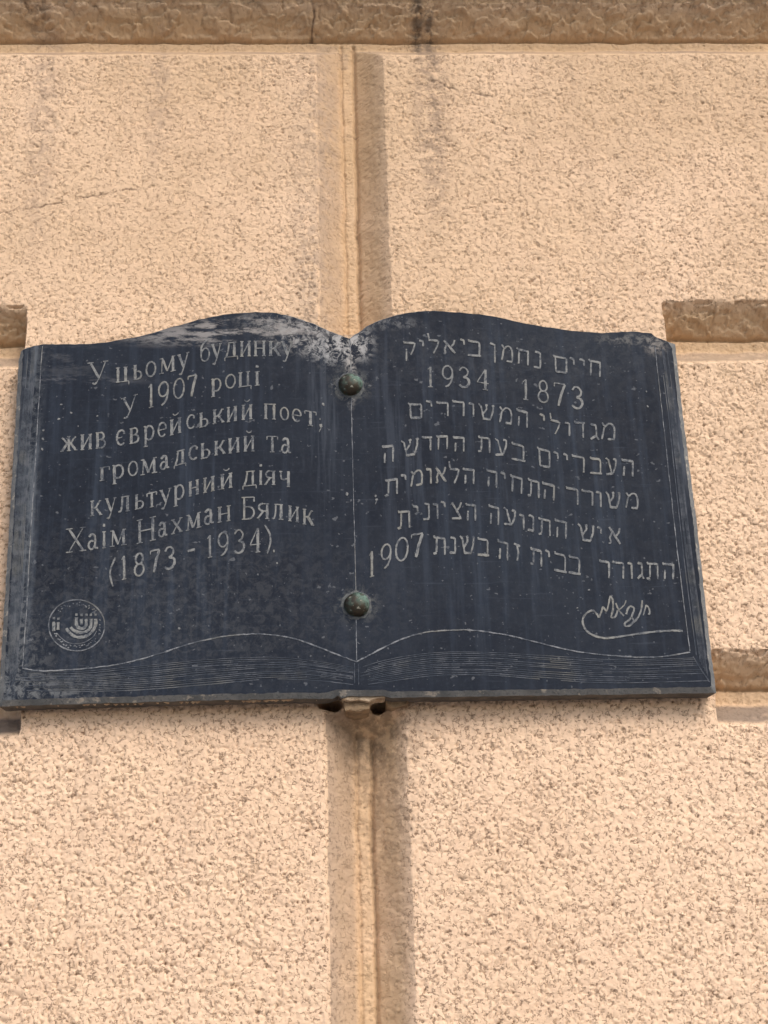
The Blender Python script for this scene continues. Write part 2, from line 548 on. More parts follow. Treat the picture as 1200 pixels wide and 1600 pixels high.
# cell classification -> block ids / joints
xc = (xs[:-1] + xs[1:]) / 2; zc = (zs[:-1] + zs[1:]) / 2
XC, ZC = np.meshgrid(xc, zc, indexing='ij')
jc = injoint[:-1, :-1] | injoint[1:, 1:] | injoint[1:, :-1] | injoint[:-1, 1:]
cc = np.zeros(XC.shape, np.int64)
for g in GROOVES:
    cc += (ZC > g)
col_id = np.where((cc + 1) % 2 == 0, np.floor((XC - JX) / BLEN), np.floor((XC - JX - BLEN / 2) / BLEN)).astype(np.int64) + 8
ids = cc * 100 + col_id
jid = -1 - cc * 10
ids = np.where(jc, -1, ids)
hidden = (XC > PLQ[0] + .05) & (XC < PLQ[1] - .05) & (ZC > PLQ[2] + .06) & (ZC < PLQ[3] - .10)
nx, nz = len(xs), len(zs)
IDX = np.arange(nx * nz).reshape(nx, nz)
q = np.stack([IDX[:-1, :-1], IDX[1:, :-1], IDX[1:, 1:], IDX[:-1, 1:]], -1).reshape(-1, 4)
flat = ids.reshape(-1)
keep = ~hidden.reshape(-1)
VX, VY, VZ = X.reshape(-1), Yw.reshape(-1), Z.reshape(-1)
ATT = {'pit': pit.reshape(-1), 'dust_shade': dust_shade.reshape(-1), 'inner': inner.reshape(-1), 'crack': crack.reshape(-1)}


def grid_part(name, sel):
    f = q[sel]
    used = np.unique(f)
    rmap = np.full(nx * nz, -1, np.int64)
    rmap[used] = np.arange(len(used))
    f = rmap[f]
    me = bpy.data.meshes.new(name)
    me.vertices.add(len(used))
    me.vertices.foreach_set('co', np.stack([VX[used], VY[used], VZ[used]], -1).astype(np.float32).ravel())
    me.loops.add(f.size)
    me.loops.foreach_set('vertex_index', f.astype(np.int32).ravel())
    me.polygons.add(len(f))
    me.polygons.foreach_set('loop_start', np.arange(0, f.size, 4, dtype=np.int32))
    me.polygons.foreach_set('use_smooth', np.ones(len(f), bool))
    me.update(calc_edges=True)
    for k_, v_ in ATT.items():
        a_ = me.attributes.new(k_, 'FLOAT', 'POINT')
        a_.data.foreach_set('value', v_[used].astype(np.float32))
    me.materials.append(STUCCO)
    o = bpy.data.objects.new(name, me)
    COL.objects.link(o)
    o.parent = wall
    return o


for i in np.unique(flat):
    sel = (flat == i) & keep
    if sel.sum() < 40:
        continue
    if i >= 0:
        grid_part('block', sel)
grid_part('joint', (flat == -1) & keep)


def box(x0, x1, y0, y1, z0, z1):
    v = [(x, y, z) for x in (x0, x1) for y in (y0, y1) for z in (z0, z1)]
    return v, [(0, 1, 3, 2), (4, 6, 7, 5), (0, 4, 5, 1), (2, 3, 7, 6), (0, 2, 6, 4), (1, 5, 7, 3)]


mesh_obj('masonry_core', *box(-XR, XR, .058, .45, -.3, ZHI), CORE, wall)
# moulded ledge added out of view to shade the upper wall
prof = [(.02, 3.90), (-.05, 3.915), (-.06, 3.95), (-.13, 3.975), (-.20, 4.03), (-.22, 4.04), (-.30, 4.045), (-.30, 4.10), (-.02, 4.17), (.02, 4.17)]
cvv = [(x, y, z) for x in (-XR, XR) for y, z in prof]
npf = len(prof)
mesh_obj('shade_ledge', cvv, [tuple(range(npf)), tuple(reversed(range(npf, 2 * npf)))] + [(i, i + npf, (i + 1) % npf + npf, (i + 1) % npf) for i in range(npf)], STUCCO, wall)
pv, pf = box(-40, 40, -6, .0, -.2, 0.0)
pave = mesh_obj('pavement', pv, pf, PAVING)
pave['kind'] = 'structure'
gv, gf = box(-200, 200, -200, 200, -.45, -.205)
road = mesh_obj('ground', gv, gf, plain_material('asphalt', (.07, .07, .07), (.05, .05, .052), 8))
road['kind'] = 'structure'

# ------------------------------------------------------------------ the plaque: an open book cut from slate
YF, YC, YB = -.036, -.030, -.005
plaque = thing('memorial_plaque', 'dark blue slate plaque shaped like an open book with engraved Cyrillic and Hebrew text', 'plaque', (0, -.03, 2.59))


def smooth_path(pts, n=8):
    P = np.array(pts, float)
    out = []
    for i in range(len(P) - 1):
        p0 = P[max(i - 1, 0)]; p1 = P[i]; p2 = P[i + 1]; p3 = P[min(i + 2, len(P) - 1)]
        for t in np.linspace(0, 1, n, endpoint=False):
            out.append(.5 * ((2 * p1) + (p2 - p0) * t + (2 * p0 - 5 * p1 + 4 * p2 - p3) * t * t + (-p0 + 3 * p1 - 3 * p2 + p3) * t ** 3))
    out.append(P[-1])
    return np.array(out)


top_l = [(42, 543), (70, 538), (110, 538), (160, 535), (220, 525), (280, 508), (340, 493), (400, 487.5), (440, 491), (480, 502), (515, 517), (545, 529)]
top_r = [(545, 529), (562, 518), (580, 506), (620, 492), (660, 486), (700, 487), (760, 493), (820, 505), (880, 515), (940, 520), (985, 518), (1018, 521)]
outline = [tuple(p) for p in smooth_path(top_l, 6)][:-1] + [tuple(p) for p in smooth_path(top_r, 6)]
outline += [(1023, 526), (1034, 530), (1044, 534), (1055, 538)]
right = [(1055, 538), (1066, 640), (1079, 742), (1089, 820), (1100, 920), (1110, 1010), (1119, 1083)]
outline += right[1:]
outline += [(980, 1085), (840, 1087), (700, 1089), (640, 1090), (612, 1091), (598, 1087), (545, 1088), (534, 1091), (528, 1087), (520, 1092), (440, 1092), (300, 1095), (120, 1100), (-3, 1104)]
left = [(-3, 1104), (1, 1040), (6, 960), (12, 860), (18, 760), (24, 660), (29, 565)]
outline += left[1:] + [(33, 549)]
random.seed(5)
dense = []
for a, b in zip(outline, outline[1:] + outline[:1]):
    n = max(1, int(math.hypot(b[0] - a[0], b[1] - a[1]) / 7))
    for i in range(n):
        t = i / n
        dense.append((a[0] + (b[0] - a[0]) * t + random.uniform(-.5, .5), a[1] + (b[1] - a[1]) * t + random.uniform(-.55, .55)))
O = np.array([at(px, py, YC) for px, py in dense])           # outer edge of the chamfer
O2 = O[:, [0, 2]]
area = .5 * np.sum(O2[:, 0] * np.roll(O2[:, 1], -1) - np.roll(O2[:, 0], -1) * O2[:, 1])
if area < 0:
    O2 = O2[::-1]


def inset(P, d):
    """offset a closed counter-clockwise loop inwards (a top edge gets less, as cut), without crossings at corners"""
    nP = len(P); R = np.zeros_like(P); W = np.zeros(nP)
    for i in range(nP):
        a = P[(i - 2) % nP]; b = P[(i + 2) % nP]
        t = (b - a) / np.linalg.norm(b - a)
        n_ = np.array([-t[1], t[0]])
        W[i] = d * (.55 if n_[1] < -.5 else 1.0)
        R[i] = P[i] + n_ * W[i] * (1 + random.uniform(-.07, .07))
    A = P; B = np.roll(P, -1, 0); AB = B - A
    good = []
    for i in range(nP):
        t = np.clip(((R[i] - A) * AB).sum(1) / (AB * AB).sum(1), 0, 1)
        dist = np.linalg.norm(A + AB * t[:, None] - R[i], axis=1).min()
        good.append(dist > W[i] * .86 or dist > .0071)
    gi = [i for i in range(nP) if good[i]]
    for i in range(nP):
        if not good[i]:
            j = min(gi, key=lambda g: min((g - i) % nP, (i - g) % nP))
            R[i] = R[j]
    return R


I2 = inset(O2, .0070)
N = len(O2)
ctr = I2.mean(0)
mid_z = 2.55


def flat_fill(P, y):
    """triangulated sheet filling the closed outline P at depth y"""
    from mathutils.geometry import delaunay_2d_cdt
    pts = [p for i, p in enumerate(P) if np.linalg.norm(p - P[i - 1]) > 1e-6]
    n = len(pts)
    r = delaunay_2d_cdt([Vector((float(p[0]), float(p[1]))) for p in pts], [(i, (i + 1) % n) for i in range(n)], [], 1, 1e-7)
    V = [(v[0], y, v[1]) for v in r[0]]
    F = []
    for f in r[2]:
        a_, b_, c_ = (V[k_] for k_ in f[:3])
        cr_ = (b_[0] - a_[0]) * (c_[2] - a_[2]) - (b_[2] - a_[2]) * (c_[0] - a_[0])
        F.append(tuple(f) if cr_ > 0 else tuple(reversed(f)))
    return V, F


def slab():
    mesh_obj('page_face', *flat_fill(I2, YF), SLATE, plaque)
    V = []; Fc = []
    for p, r in zip(I2, O2):
        V += [(p[0], YF, p[1]), (r[0], YC, r[1])]
    for i in range(N):
        j = (i + 1) % N
        Fc.append((2 * i, 2 * i + 1, 2 * j + 1, 2 * j))
    mesh_obj('bevelled_edge', V, Fc, EDGE, plaque, True)
    V = []; Fc = []
    B2 = inset(O2, .001)
    for p, r in zip(O2, B2):
        V += [(p[0], YC, p[1]), (r[0], YB, r[1])]
    for i in range(N):
        j = (i + 1) % N
        Fc.append((2 * i, 2 * i + 1, 2 * j + 1, 2 * j))
    V2, F2 = flat_fill(B2, YB)
    o_ = len(V); V += V2; Fc += [tuple(reversed([o_ + q_ for q_ in f])) for f in F2]
    mesh_obj('slab_body', V, Fc, UNDER, plaque)


UNDER = plain_material('raw_slate', (.055, .05, .045), (.11, .095, .08), 40, .95, .6, .003)
slab()

# ------------------------------------------------------------------ engraved strokes
LIFT = [0]


def ribbon(path, widths, base, V, Fc, jitter=.0002, raise_=.0004):
    """thin raised-lip stroke on the slate face from pixel path; widths in metres"""
    LIFT[0] = (LIFT[0] + 1) % 9
    y0 = YF + .0002; y1 = YF - raise_ - LIFT[0] * .00004
    P = [at(px, py, YF) for px, py in path]
    P = np.array([(p[0], p[2]) for p in P])
    n = len(P)
    if n < 2:
        return
    L = []; Rr = []
    for i in range(n):
        t = P[min(i + 1, n - 1)] - P[max(i - 1, 0)]
        l = np.linalg.norm(t)
        t = t / l if l > 0 else np.array([1., 0.])
        nn = np.array([-t[1], t[0]])
        w = widths[i] * .5
        L.append(P[i] + nn * (w + random.uniform(-jitter, jitter)))
        Rr.append(P[i] - nn * (w + random.uniform(-jitter, jitter)))
    b = len(V)
    for l, r in zip(L, Rr):
        V += [(l[0], y0, l[1]), (l[0], y1, l[1]), (r[0], y1, r[1]), (r[0], y0, r[1])]
    for i in range(n - 1):
        a = b + 4 * i; c = a + 4
        Fc += [(a, a + 1, c + 1, c), (a + 1, a + 2, c + 2, c + 1), (a + 2, a + 3, c + 3, c + 2)]
    e = b + 4 * (n - 1)
    Fc += [(b, b + 3, b + 2, b + 1), (e, e + 1, e + 2, e + 3)]


# glyphs: strokes in a unit cell, u across the letter, v from base line (0) to letter height (1)
# stroke = (kind, points): K thick, n thin, m middling; c* = smooth curve through the points
def sf(u, v, w=.13):
    return ('n', [(u - w, v), (u + w, v)])


def stem(u, a=0., b=1., w=.15, top=True, bot=True):
    r = [('K', [(u, a), (u, b)])]
    if bot:
        r.append(sf(u, a, w))
    if top:
        r.append(sf(u, b, w))
    return r


def cir(cx, cy, rx, ry, a0=0, a1=360, kind='c', n=14):
    return (kind, [(cx + rx * math.cos(math.radians(a0 + (a1 - a0) * i / n)), cy + ry * math.sin(math.radians(a0 + (a1 - a0) * i / n))) for i in range(n + 1)])


def breve():
    return [cir(.5, 1.42, .22, .16, 190, 350, 'cn', 6)]


_i = stem(.18) + stem(.82) + [('n', [(.2, .06), (.8, .94)])]
_soft = [cir(.50, .27, .34, .27, 90, -90, 'cm', 8), ('n', [(.28, .54), (.50, .54)]), ('n', [(.28, 0), (.5, 0)])]
_u = [('K', [(.14, 1), (.54, .08)]), ('n', [(.86, 1), (.54, .08), (.38, -.26)]), ('cm', [(.38, -.26), (.28, -.34), (.16, -.28)]), sf(.14, 1, .15), sf(.86, 1, .13)]
CYR = {
    'о': [cir(.5, .5, .40, .47)],
    'и': _i, 'й': _i + breve(),
    'ц': stem(.16) + stem(.70) + [('n', [(.16, 0), (.92, 0)]), ('n', [(.92, 0), (.92, -.26)])],
    'ь': stem(.24) + _soft,
    'м': [('n', [(.18, 0), (.22, 1)]), ('K', [(.22, 1), (.50, .08)]), ('n', [(.50, .08), (.80, 1)]), ('K', [(.80, 1), (.82, 0)]), sf(.17, 0, .13), sf(.83, 0, .15), sf(.17, 1, .1), sf(.85, 1, .1)],
    'у': _u,
    'б': [cir(.5, .42, .38, .42), ('cm', [(.14, .5), (.16, .95), (.42, 1.22), (.85, 1.38)])],
    'д': [('m', [(.34, .95), (.28, .4), (.14, .03)]), ('K', [(.72, 0), (.72, 1)]), ('n', [(.25, 1), (.86, 1)]), ('n', [(.05, 0), (.95, 0)]), ('n', [(.05, 0), (.05, -.24)]), ('n', [(.95, 0), (.95, -.24)])],
    'н': stem(.18) + stem(.82) + [('n', [(.18, .52), (.82, .52)])],
    'к': stem(.2) + [('m', [(.28, .48), (.52, .56), (.78, .97)]), ('K', [(.46, .54), (.86, .03)]), sf(.86, 0, .13), ('n', [(.74, .97), (.9, .93)])],
    'р': [('K', [(.24, -.38), (.24, 1)]), sf(.24, -.38, .17), ('n', [(.08, .97), (.24, 1)]), cir(.52, .5, .36, .47, 140, -140, 'cm', 12)],
    'і': stem(.5, w=.32) + [('K', [(.5, 1.32), (.5, 1.5)])],
    'ї': stem(.5, w=.32) + [('m', [(.25, 1.35), (.25, 1.5)]), ('m', [(.78, 1.35), (.78, 1.5)])],
    'ж': [('K', [(.5, 0), (.5, 1)]), sf(.5, 0, .12), sf(.5, 1, .1), ('m', [(.10, .95), (.24, .8), (.38, .53), (.5, .5)]), ('m', [(.9, .95), (.76, .8), (.62, .53), (.5, .5)]), ('K', [(.4, .52), (.12, .03)]), ('K', [(.6, .52), (.88, .03)]), sf(.1, 0, .1), sf(.9, 0, .1)],
    'в': stem(.22) + [cir(.48, .77, .26, .23, 90, -90, 'cm', 7), cir(.50, .27, .34, .27, 90, -90, 'cm', 8), ('n', [(.22, .54), (.5, .54)]), ('n', [(.22, 1), (.5, 1)]), ('n', [(.22, 0), (.5, 0)])],
    'є': [cir(.54, .5, .42, .47, 50, 310, 'cm', 12), ('n', [(.14, .5), (.6, .5)]), ('m', [(.82, .88), (.82, .7)])],
    'е': [cir(.5, .5, .40, .47, 0, 315, 'cm', 13), ('n', [(.1, .5), (.9, .5)])],
    'с': [cir(.54, .5, .42, .47, 50, 310, 'cm', 12), ('m', [(.84, .88), (.80, .68)])],
    'п': stem(.18) + stem(.82) + [('n', [(.05, 1), (.95, 1)])],
    'т': [('K', [(.5, 0), (.5, 1)]), ('n', [(.06, 1), (.94, 1)]), ('n', [(.06, 1), (.06, .78)]), ('n', [(.94, 1), (.94, .78)]), sf(.5, 0, .2)],
    'г': [('K', [(.25, 0), (.25, 1)]), ('n', [(.05, 1), (.92, 1)]), ('n', [(.92, 1), (.92, .75)]), sf(.25, 0, .22)],
    'а': [('cK', [(.68, .06), (.68, .6), (.62, .9), (.4, .98), (.16, .82)]), cir(.40, .28, .28, .27, 60, 300, 'cm', 9), ('n', [(.52, .52), (.68, .56)]), ('m', [(.52, .06), (.68, .22)]), ('m', [(.68, .06), (.95, .04)])],
    'л': [('cm', [(.36, 1), (.32, .4), (.22, .06), (.04, .04)]), ('K', [(.76, 0), (.76, 1)]), ('n', [(.24, 1), (.9, 1)]), sf(.76, 0, .18)],
    'я': [('K', [(.80, 0), (.80, 1)]), sf(.80, 0, .15), ('n', [(.48, 1), (.95, 1)]), cir(.48, .75, .30, .25, 90, 270, 'cm', 7), ('n', [(.48, .5), (.8, .5)]), ('m', [(.52, .5), (.14, .03)]), sf(.12, 0, .1)],
    'ч': [('K', [(.82, 0), (.82, 1)]), sf(.82, 0, .15), sf(.82, 1, .12), ('cm', [(.16, 1), (.17, .62), (.35, .45), (.82, .56)]), sf(.16, 1, .14)],
    'У': [('K', [(.14, 1), (.56, .22)]), ('n', [(.88, 1), (.56, .22), (.44, .04)]), ('cm', [(.44, .04), (.32, -.03), (.24, .05)]), sf(.14, 1, .15), sf(.88, 1, .13)],
    'Х': [('K', [(.18, .97), (.82, .03)]), ('n', [(.82, .97), (.18, .03)]), sf(.18, 1, .16), sf(.82, 1, .14), sf(.18, 0, .16), sf(.82, 0, .16)],
    'Н': stem(.18) + stem(.82) + [('n', [(.18, .50), (.82, .50)])],
    'х': [('K', [(.18, .97), (.82, .03)]), ('n', [(.82, .97), (.18, .03)]), sf(.18, 1, .16), sf(.82, 1, .14), sf(.18, 0, .16), sf(.82, 0, .16)],
    'Б': stem(.24, top=False) + [('n', [(.08, 1), (.86, 1)]), ('m', [(.86, 1), (.86, .78)]), cir(.48, .29, .38, .28, 90, -90, 'cm', 8), ('n', [(.24, .57), (.5, .57)]), ('n', [(.24, 0), (.5, 0)])],
    '1': [('K', [(.55, 0), (.55, .98)]), ('n', [(.2, .84), (.55, .98)]), sf(.55, 0, .32)],
    '9': [cir(.5, .68, .38, .31), ('cm', [(.88, .68), (.84, .36), (.62, .10), (.34, 0)])],
    '0': [cir(.5, .5, .42, .49, kind='cm')],
    '7': [('m', [(.06, .97), (.94, .97)]), ('n', [(.06, .97), (.06, .82)]), ('K', [(.92, .95), (.62, .5), (.40, 0)])],
    '3': [('cm', [(.12, .82), (.28, .97), (.56, .98), (.80, .80), (.70, .60), (.42, .52)]), ('cK', [(.42, .52), (.78, .44), (.90, .24), (.70, .04), (.36, .0), (.10, .12)])],
    '8': [cir(.5, .75, .32, .24, kind='cm'), cir(.5, .26, .42, .26, kind='cm')],
    '4': [('n', [(.68, .98), (.06, .32)]), ('n', [(.06, .32), (.95, .32)]), ('K', [(.70, 0), (.70, .98)]), sf(.70, 0, .2)],
    '(': [('cm', [(.85, 1.0), (.35, .70), (.2, .42), (.55, 0)])],
    ')': [('cm', [(.15, 1.0), (.72, .68), (.8, .34), (.45, 0)])],
    '-': [('K', [(.08, .5), (.92, .5)])],
    '.': [('K', [(.3, .0), (.7, .0)])],
    ',': [('K', [(.5, .3), (.62, .05)]), ('n', [(.62, .05), (.3, -.4)])],
}
# Hebrew: square letters, heavy heads, thin legs
HB = {
    'א': [('K', [(.08, .95), (.92, .06)]), ('m', [(.88, .98), (.80, .70), (.62, .50)]), ('m', [(.28, .64), (.14, .34), (.22, .04)]), ('m', [(.22, .04), (.05, .02)])],
    'ב': [('m', [(.08, 1), (.14, .86)]), ('K', [(.10, .90), (.78, .88)]), ('cm', [(.78, .88), (.86, .7), (.85, .08)]), ('K', [(.04, .06), (.98, .06)])],
    'ג': [('K', [(.18, .94), (.66, .88)]), ('m', [(.66, .9), (.74, .12)]), ('K', [(.70, .28), (.20, .03)]), ('m', [(.74, .2), (.92, .02)])],
    'ד': [('m', [(.06, 1), (.12, .86)]), ('K', [(.08, .90), (.94, .88)]), ('m', [(.78, .9), (.80, 0)])],
    'ה': [('m', [(.06, 1), (.12, .86)]), ('K', [(.08, .90), (.88, .88)]), ('m', [(.88, .90), (.86, 0)]), ('m', [(.24, .56), (.20, 0)])],
    'ו': [('K', [(.12, .93), (.62, .88)]), ('m', [(.66, .92), (.70, 0)])],
    'ז': [('K', [(.08, .94), (.88, .84)]), ('m', [(.48, .86), (.66, .45), (.50, 0)])],
    'ח': [('m', [(.05, 1), (.11, .86)]), ('K', [(.08, .90), (.90, .88)]), ('m', [(.88, .9), (.86, .02)]), ('m', [(.20, .88), (.18, .02)])],
    'י': [('K', [(.10, .92), (.62, .80)]), ('m', [(.66, .86), (.72, .05)])],
    'ל': [('m', [(.10, 1.42), (.18, 1.02)]), ('K', [(.16, .94), (.86, .90)]), ('cm', [(.90, .90), (.80, .52), (.52, 0)])],
    'ם': [('m', [(.04, 1), (.14, .88)]), ('K', [(.10, .90), (.88, .88)]), ('m', [(.90, .88), (.90, .06)]), ('K', [(.90, .05), (.22, .05)]), ('m', [(.22, .05), (.18, .86)])],
    'מ': [('m', [(.10, .98), (.26, .78)]), ('m', [(.24, .72), (.10, .04)]), ('cm', [(.26, .74), (.50, .94), (.74, .90), (.88, .60), (.86, .06)]), ('K', [(.88, .05), (.46, .05)])],
    'ן': [('K', [(.10, .95), (.62, .90)]), ('m', [(.66, .94), (.70, 0)])],
    'נ': [('K', [(.24, .94), (.74, .90)]), ('m', [(.78, .92), (.80, .08)]), ('K', [(.84, .05), (.12, .05)])],
    'ע': [('m', [(.06, .98), (.28, .88), (.44, .40), (.56, .10)]), ('cm', [(.86, .98), (.84, .60), (.66, .16)]), ('K', [(.82, .95), (.64, .96)]), ('K', [(.66, .12), (.10, .04)])],
    'צ': [('m', [(.10, .98), (.24, .80), (.86, .10)]), ('m', [(.90, .98), (.78, .72), (.54, .52)]), ('K', [(.92, .06), (.10, .05)])],
    'ק': [('m', [(.06, 1), (.12, .86)]), ('K', [(.08, .90), (.86, .88)]), ('cm', [(.90, .90), (.82, .55), (.60, .12)]), ('m', [(.26, .50), (.28, -.28)])],
    'ר': [('m', [(.06, 1), (.12, .86)]), ('K', [(.08, .90), (.78, .89)]), ('cm', [(.78, .90), (.88, .78), (.87, 0)])],
    'ש': [('m', [(.05, .98), (.20, .82), (.34, .06)]), ('m', [(.90, .98), (.88, .55), (.74, .06)]), ('m', [(.50, .98), (.52, .70), (.30, .34)]), ('K', [(.76, .05), (.30, .05)]), ('K', [(.82, .92), (.96, .96)]), ('K', [(.44, .92), (.58, .96)])],
    'ת': [('m', [(.06, 1), (.12, .86)]), ('K', [(.10, .90), (.84, .88)]), ('m', [(.86, .9), (.88, 0)]), ('m', [(.28, .88), (.26, .12)]), ('K', [(.26, .08), (.02, .02)])],
}
for dch in '0123456789':
    if dch in CYR:
        HB[dch] = CYR[dch]
HB[','] = CYR[',']
WID = {'K': .0037, 'n': .0016, 'm': .0026, 'c': .0024, 'cm': .0026, 'cn': .0016, 'cK': .0034}
random.seed(11)
GMAP = {}


def letter(ch, x0, x1, yt, yb, slope, table, bold=1.0):
    """one engraved sign, an object of its own, cut on the slate face"""
    w, h = x1 - x0, yb - yt
    V, Fc = [], []
    jit = [random.uniform(-.02, .02) for _ in range(4)]
    for kind, pts in table[ch]:
        P = smooth_path(pts, 3) if kind[0] == 'c' else np.array(pts, float)
        if kind[0] != 'c':
            Q = []
            for a, b in zip(P[:-1], P[1:]):
                n = 4
                Q += [a + (b - a) * i / n for i in range(n)]
            Q.append(P[-1]); P = np.array(Q)
        px = [(x0 + (u + jit[0]) * w, yb - (v + jit[1]) * h + slope * (u - .5) * w) for u, v in P]
        base = WID[kind] * bold * random.uniform(.88, 1.12)
        nn = len(px)
        wd = [base * (1 + .12 * math.sin(i * 2.3 + jit[2] * 90)) * (.8 if i in (0, nn - 1) else 1) for i in range(nn)]
        ribbon(px, wd, None, V, Fc, .00022)
    nm = 'numeral' if ch in '0123456789' else ('punctuation_mark' if ch in '().,-' else 'letter')
    return mesh_obj(nm, V, Fc, CUT, plaque)


# (sign, left, right, letter top, base line) in the photograph's pixels; strips of one text line
LEFT_PAGE = [
    [('У', 137, 169, 566, 599), ('ц', 181, 203, 574, 596), ('ь', 207, 223, 570, 592), ('о', 227, 245, 565, 589), ('м', 247, 275, 559, 582), ('у', 277, 296, 553, 576),
     ('б', 312, 329, 541, 565), ('у', 330, 347, 538, 561), ('д', 350, 372, 536, 558), ('и', 375, 393, 534, 557), ('н', 396, 416, 533, 556), ('к', 419, 439, 534, 556), ('у', 439, 458, 534, 557)],
    [('у', 189, 215, 620, 644), ('1', 230, 241, 600, 637), ('9', 246, 265, 596, 632), ('0', 270, 289, 591, 622), ('7', 293, 308, 586, 619),
     ('р', 329, 347, 591, 611), ('о', 351, 369, 585, 607), ('ц', 372, 394, 582, 604), ('і', 396, 408, 581, 602)],
    [('ж', 94, 121, 682, 704), ('и', 125, 144, 679, 702), ('в', 148, 167, 676, 700), ('є', 181, 197, 672, 696), ('в', 201, 219, 669, 692), ('р', 223, 242, 665, 688), ('е', 246, 261, 660, 683),
     ('й', 265, 284, 655, 678), ('с', 291, 306, 648, 670), ('ь', 310, 327, 645, 667), ('к', 331, 351, 640, 661), ('и', 354, 371, 636, 658), ('й', 377, 395, 633, 655),
     ('п', 412, 432, 632, 655), ('о', 437, 452, 636, 656), ('е', 456, 472, 639, 659), ('т', 475, 495, 643, 665), (',', 496, 506, 650, 668)],
    [('г', 155, 172, 730, 750), ('р', 174, 195, 726, 747), ('о', 199, 216, 721, 744), ('м', 218, 246, 717, 740), ('а', 249, 265, 712, 733), ('д', 271, 291, 705, 726), ('с', 294, 310, 697, 719),
     ('ь', 312, 330, 692, 715), ('к', 334, 353, 689, 710), ('и', 356, 375, 685, 707), ('й', 380, 398, 682, 705), ('т', 416, 435, 682, 706), ('а', 439, 456, 685, 708)],
    [('к', 140, 160, 782, 805), ('у', 164, 182, 779, 802), ('л', 184, 204, 776, 799), ('ь', 209, 226, 773, 795), ('т', 229, 246, 770, 792), ('у', 249, 268, 765, 787), ('р', 270, 289, 758, 781),
     ('н', 294, 311, 752, 774), ('и', 317, 336, 746, 768), ('й', 344, 364, 741, 763), ('д', 378, 401, 737, 759), ('і', 404, 411, 736, 757), ('я', 412, 431, 736, 757), ('ч', 436, 454, 737, 760)],
    [('Х', 102, 135, 825, 861), ('а', 136, 154, 834, 858), ('і', 158, 167, 831, 856), ('м', 170, 198, 829, 853), ('Н', 213, 245, 810, 846), ('а', 246, 262, 816, 838), ('х', 267, 286, 811, 832),
     ('м', 289, 315, 803, 826), ('а', 318, 335, 796, 819), ('н', 339, 361, 792, 815), ('Б', 375, 400, 777, 811), ('я', 401, 422, 787, 810), ('л', 424, 444, 788, 811), ('и', 450, 468, 792, 815), ('к', 472, 491, 797, 820)],
    [('(', 169, 182, 872, 916), ('1', 188, 199, 868, 905), ('8', 209, 226, 865, 900), ('7', 234, 250, 859, 894), ('3', 256, 275, 854, 888), ('-', 292, 306, 850, 870), ('1', 322, 333, 836, 871),
     ('9', 339, 358, 832, 868), ('3', 364, 383, 828, 864), ('4', 390, 409, 825, 863), (')', 412, 425, 820, 865), ('.', 425, 431, 840, 861)],
]
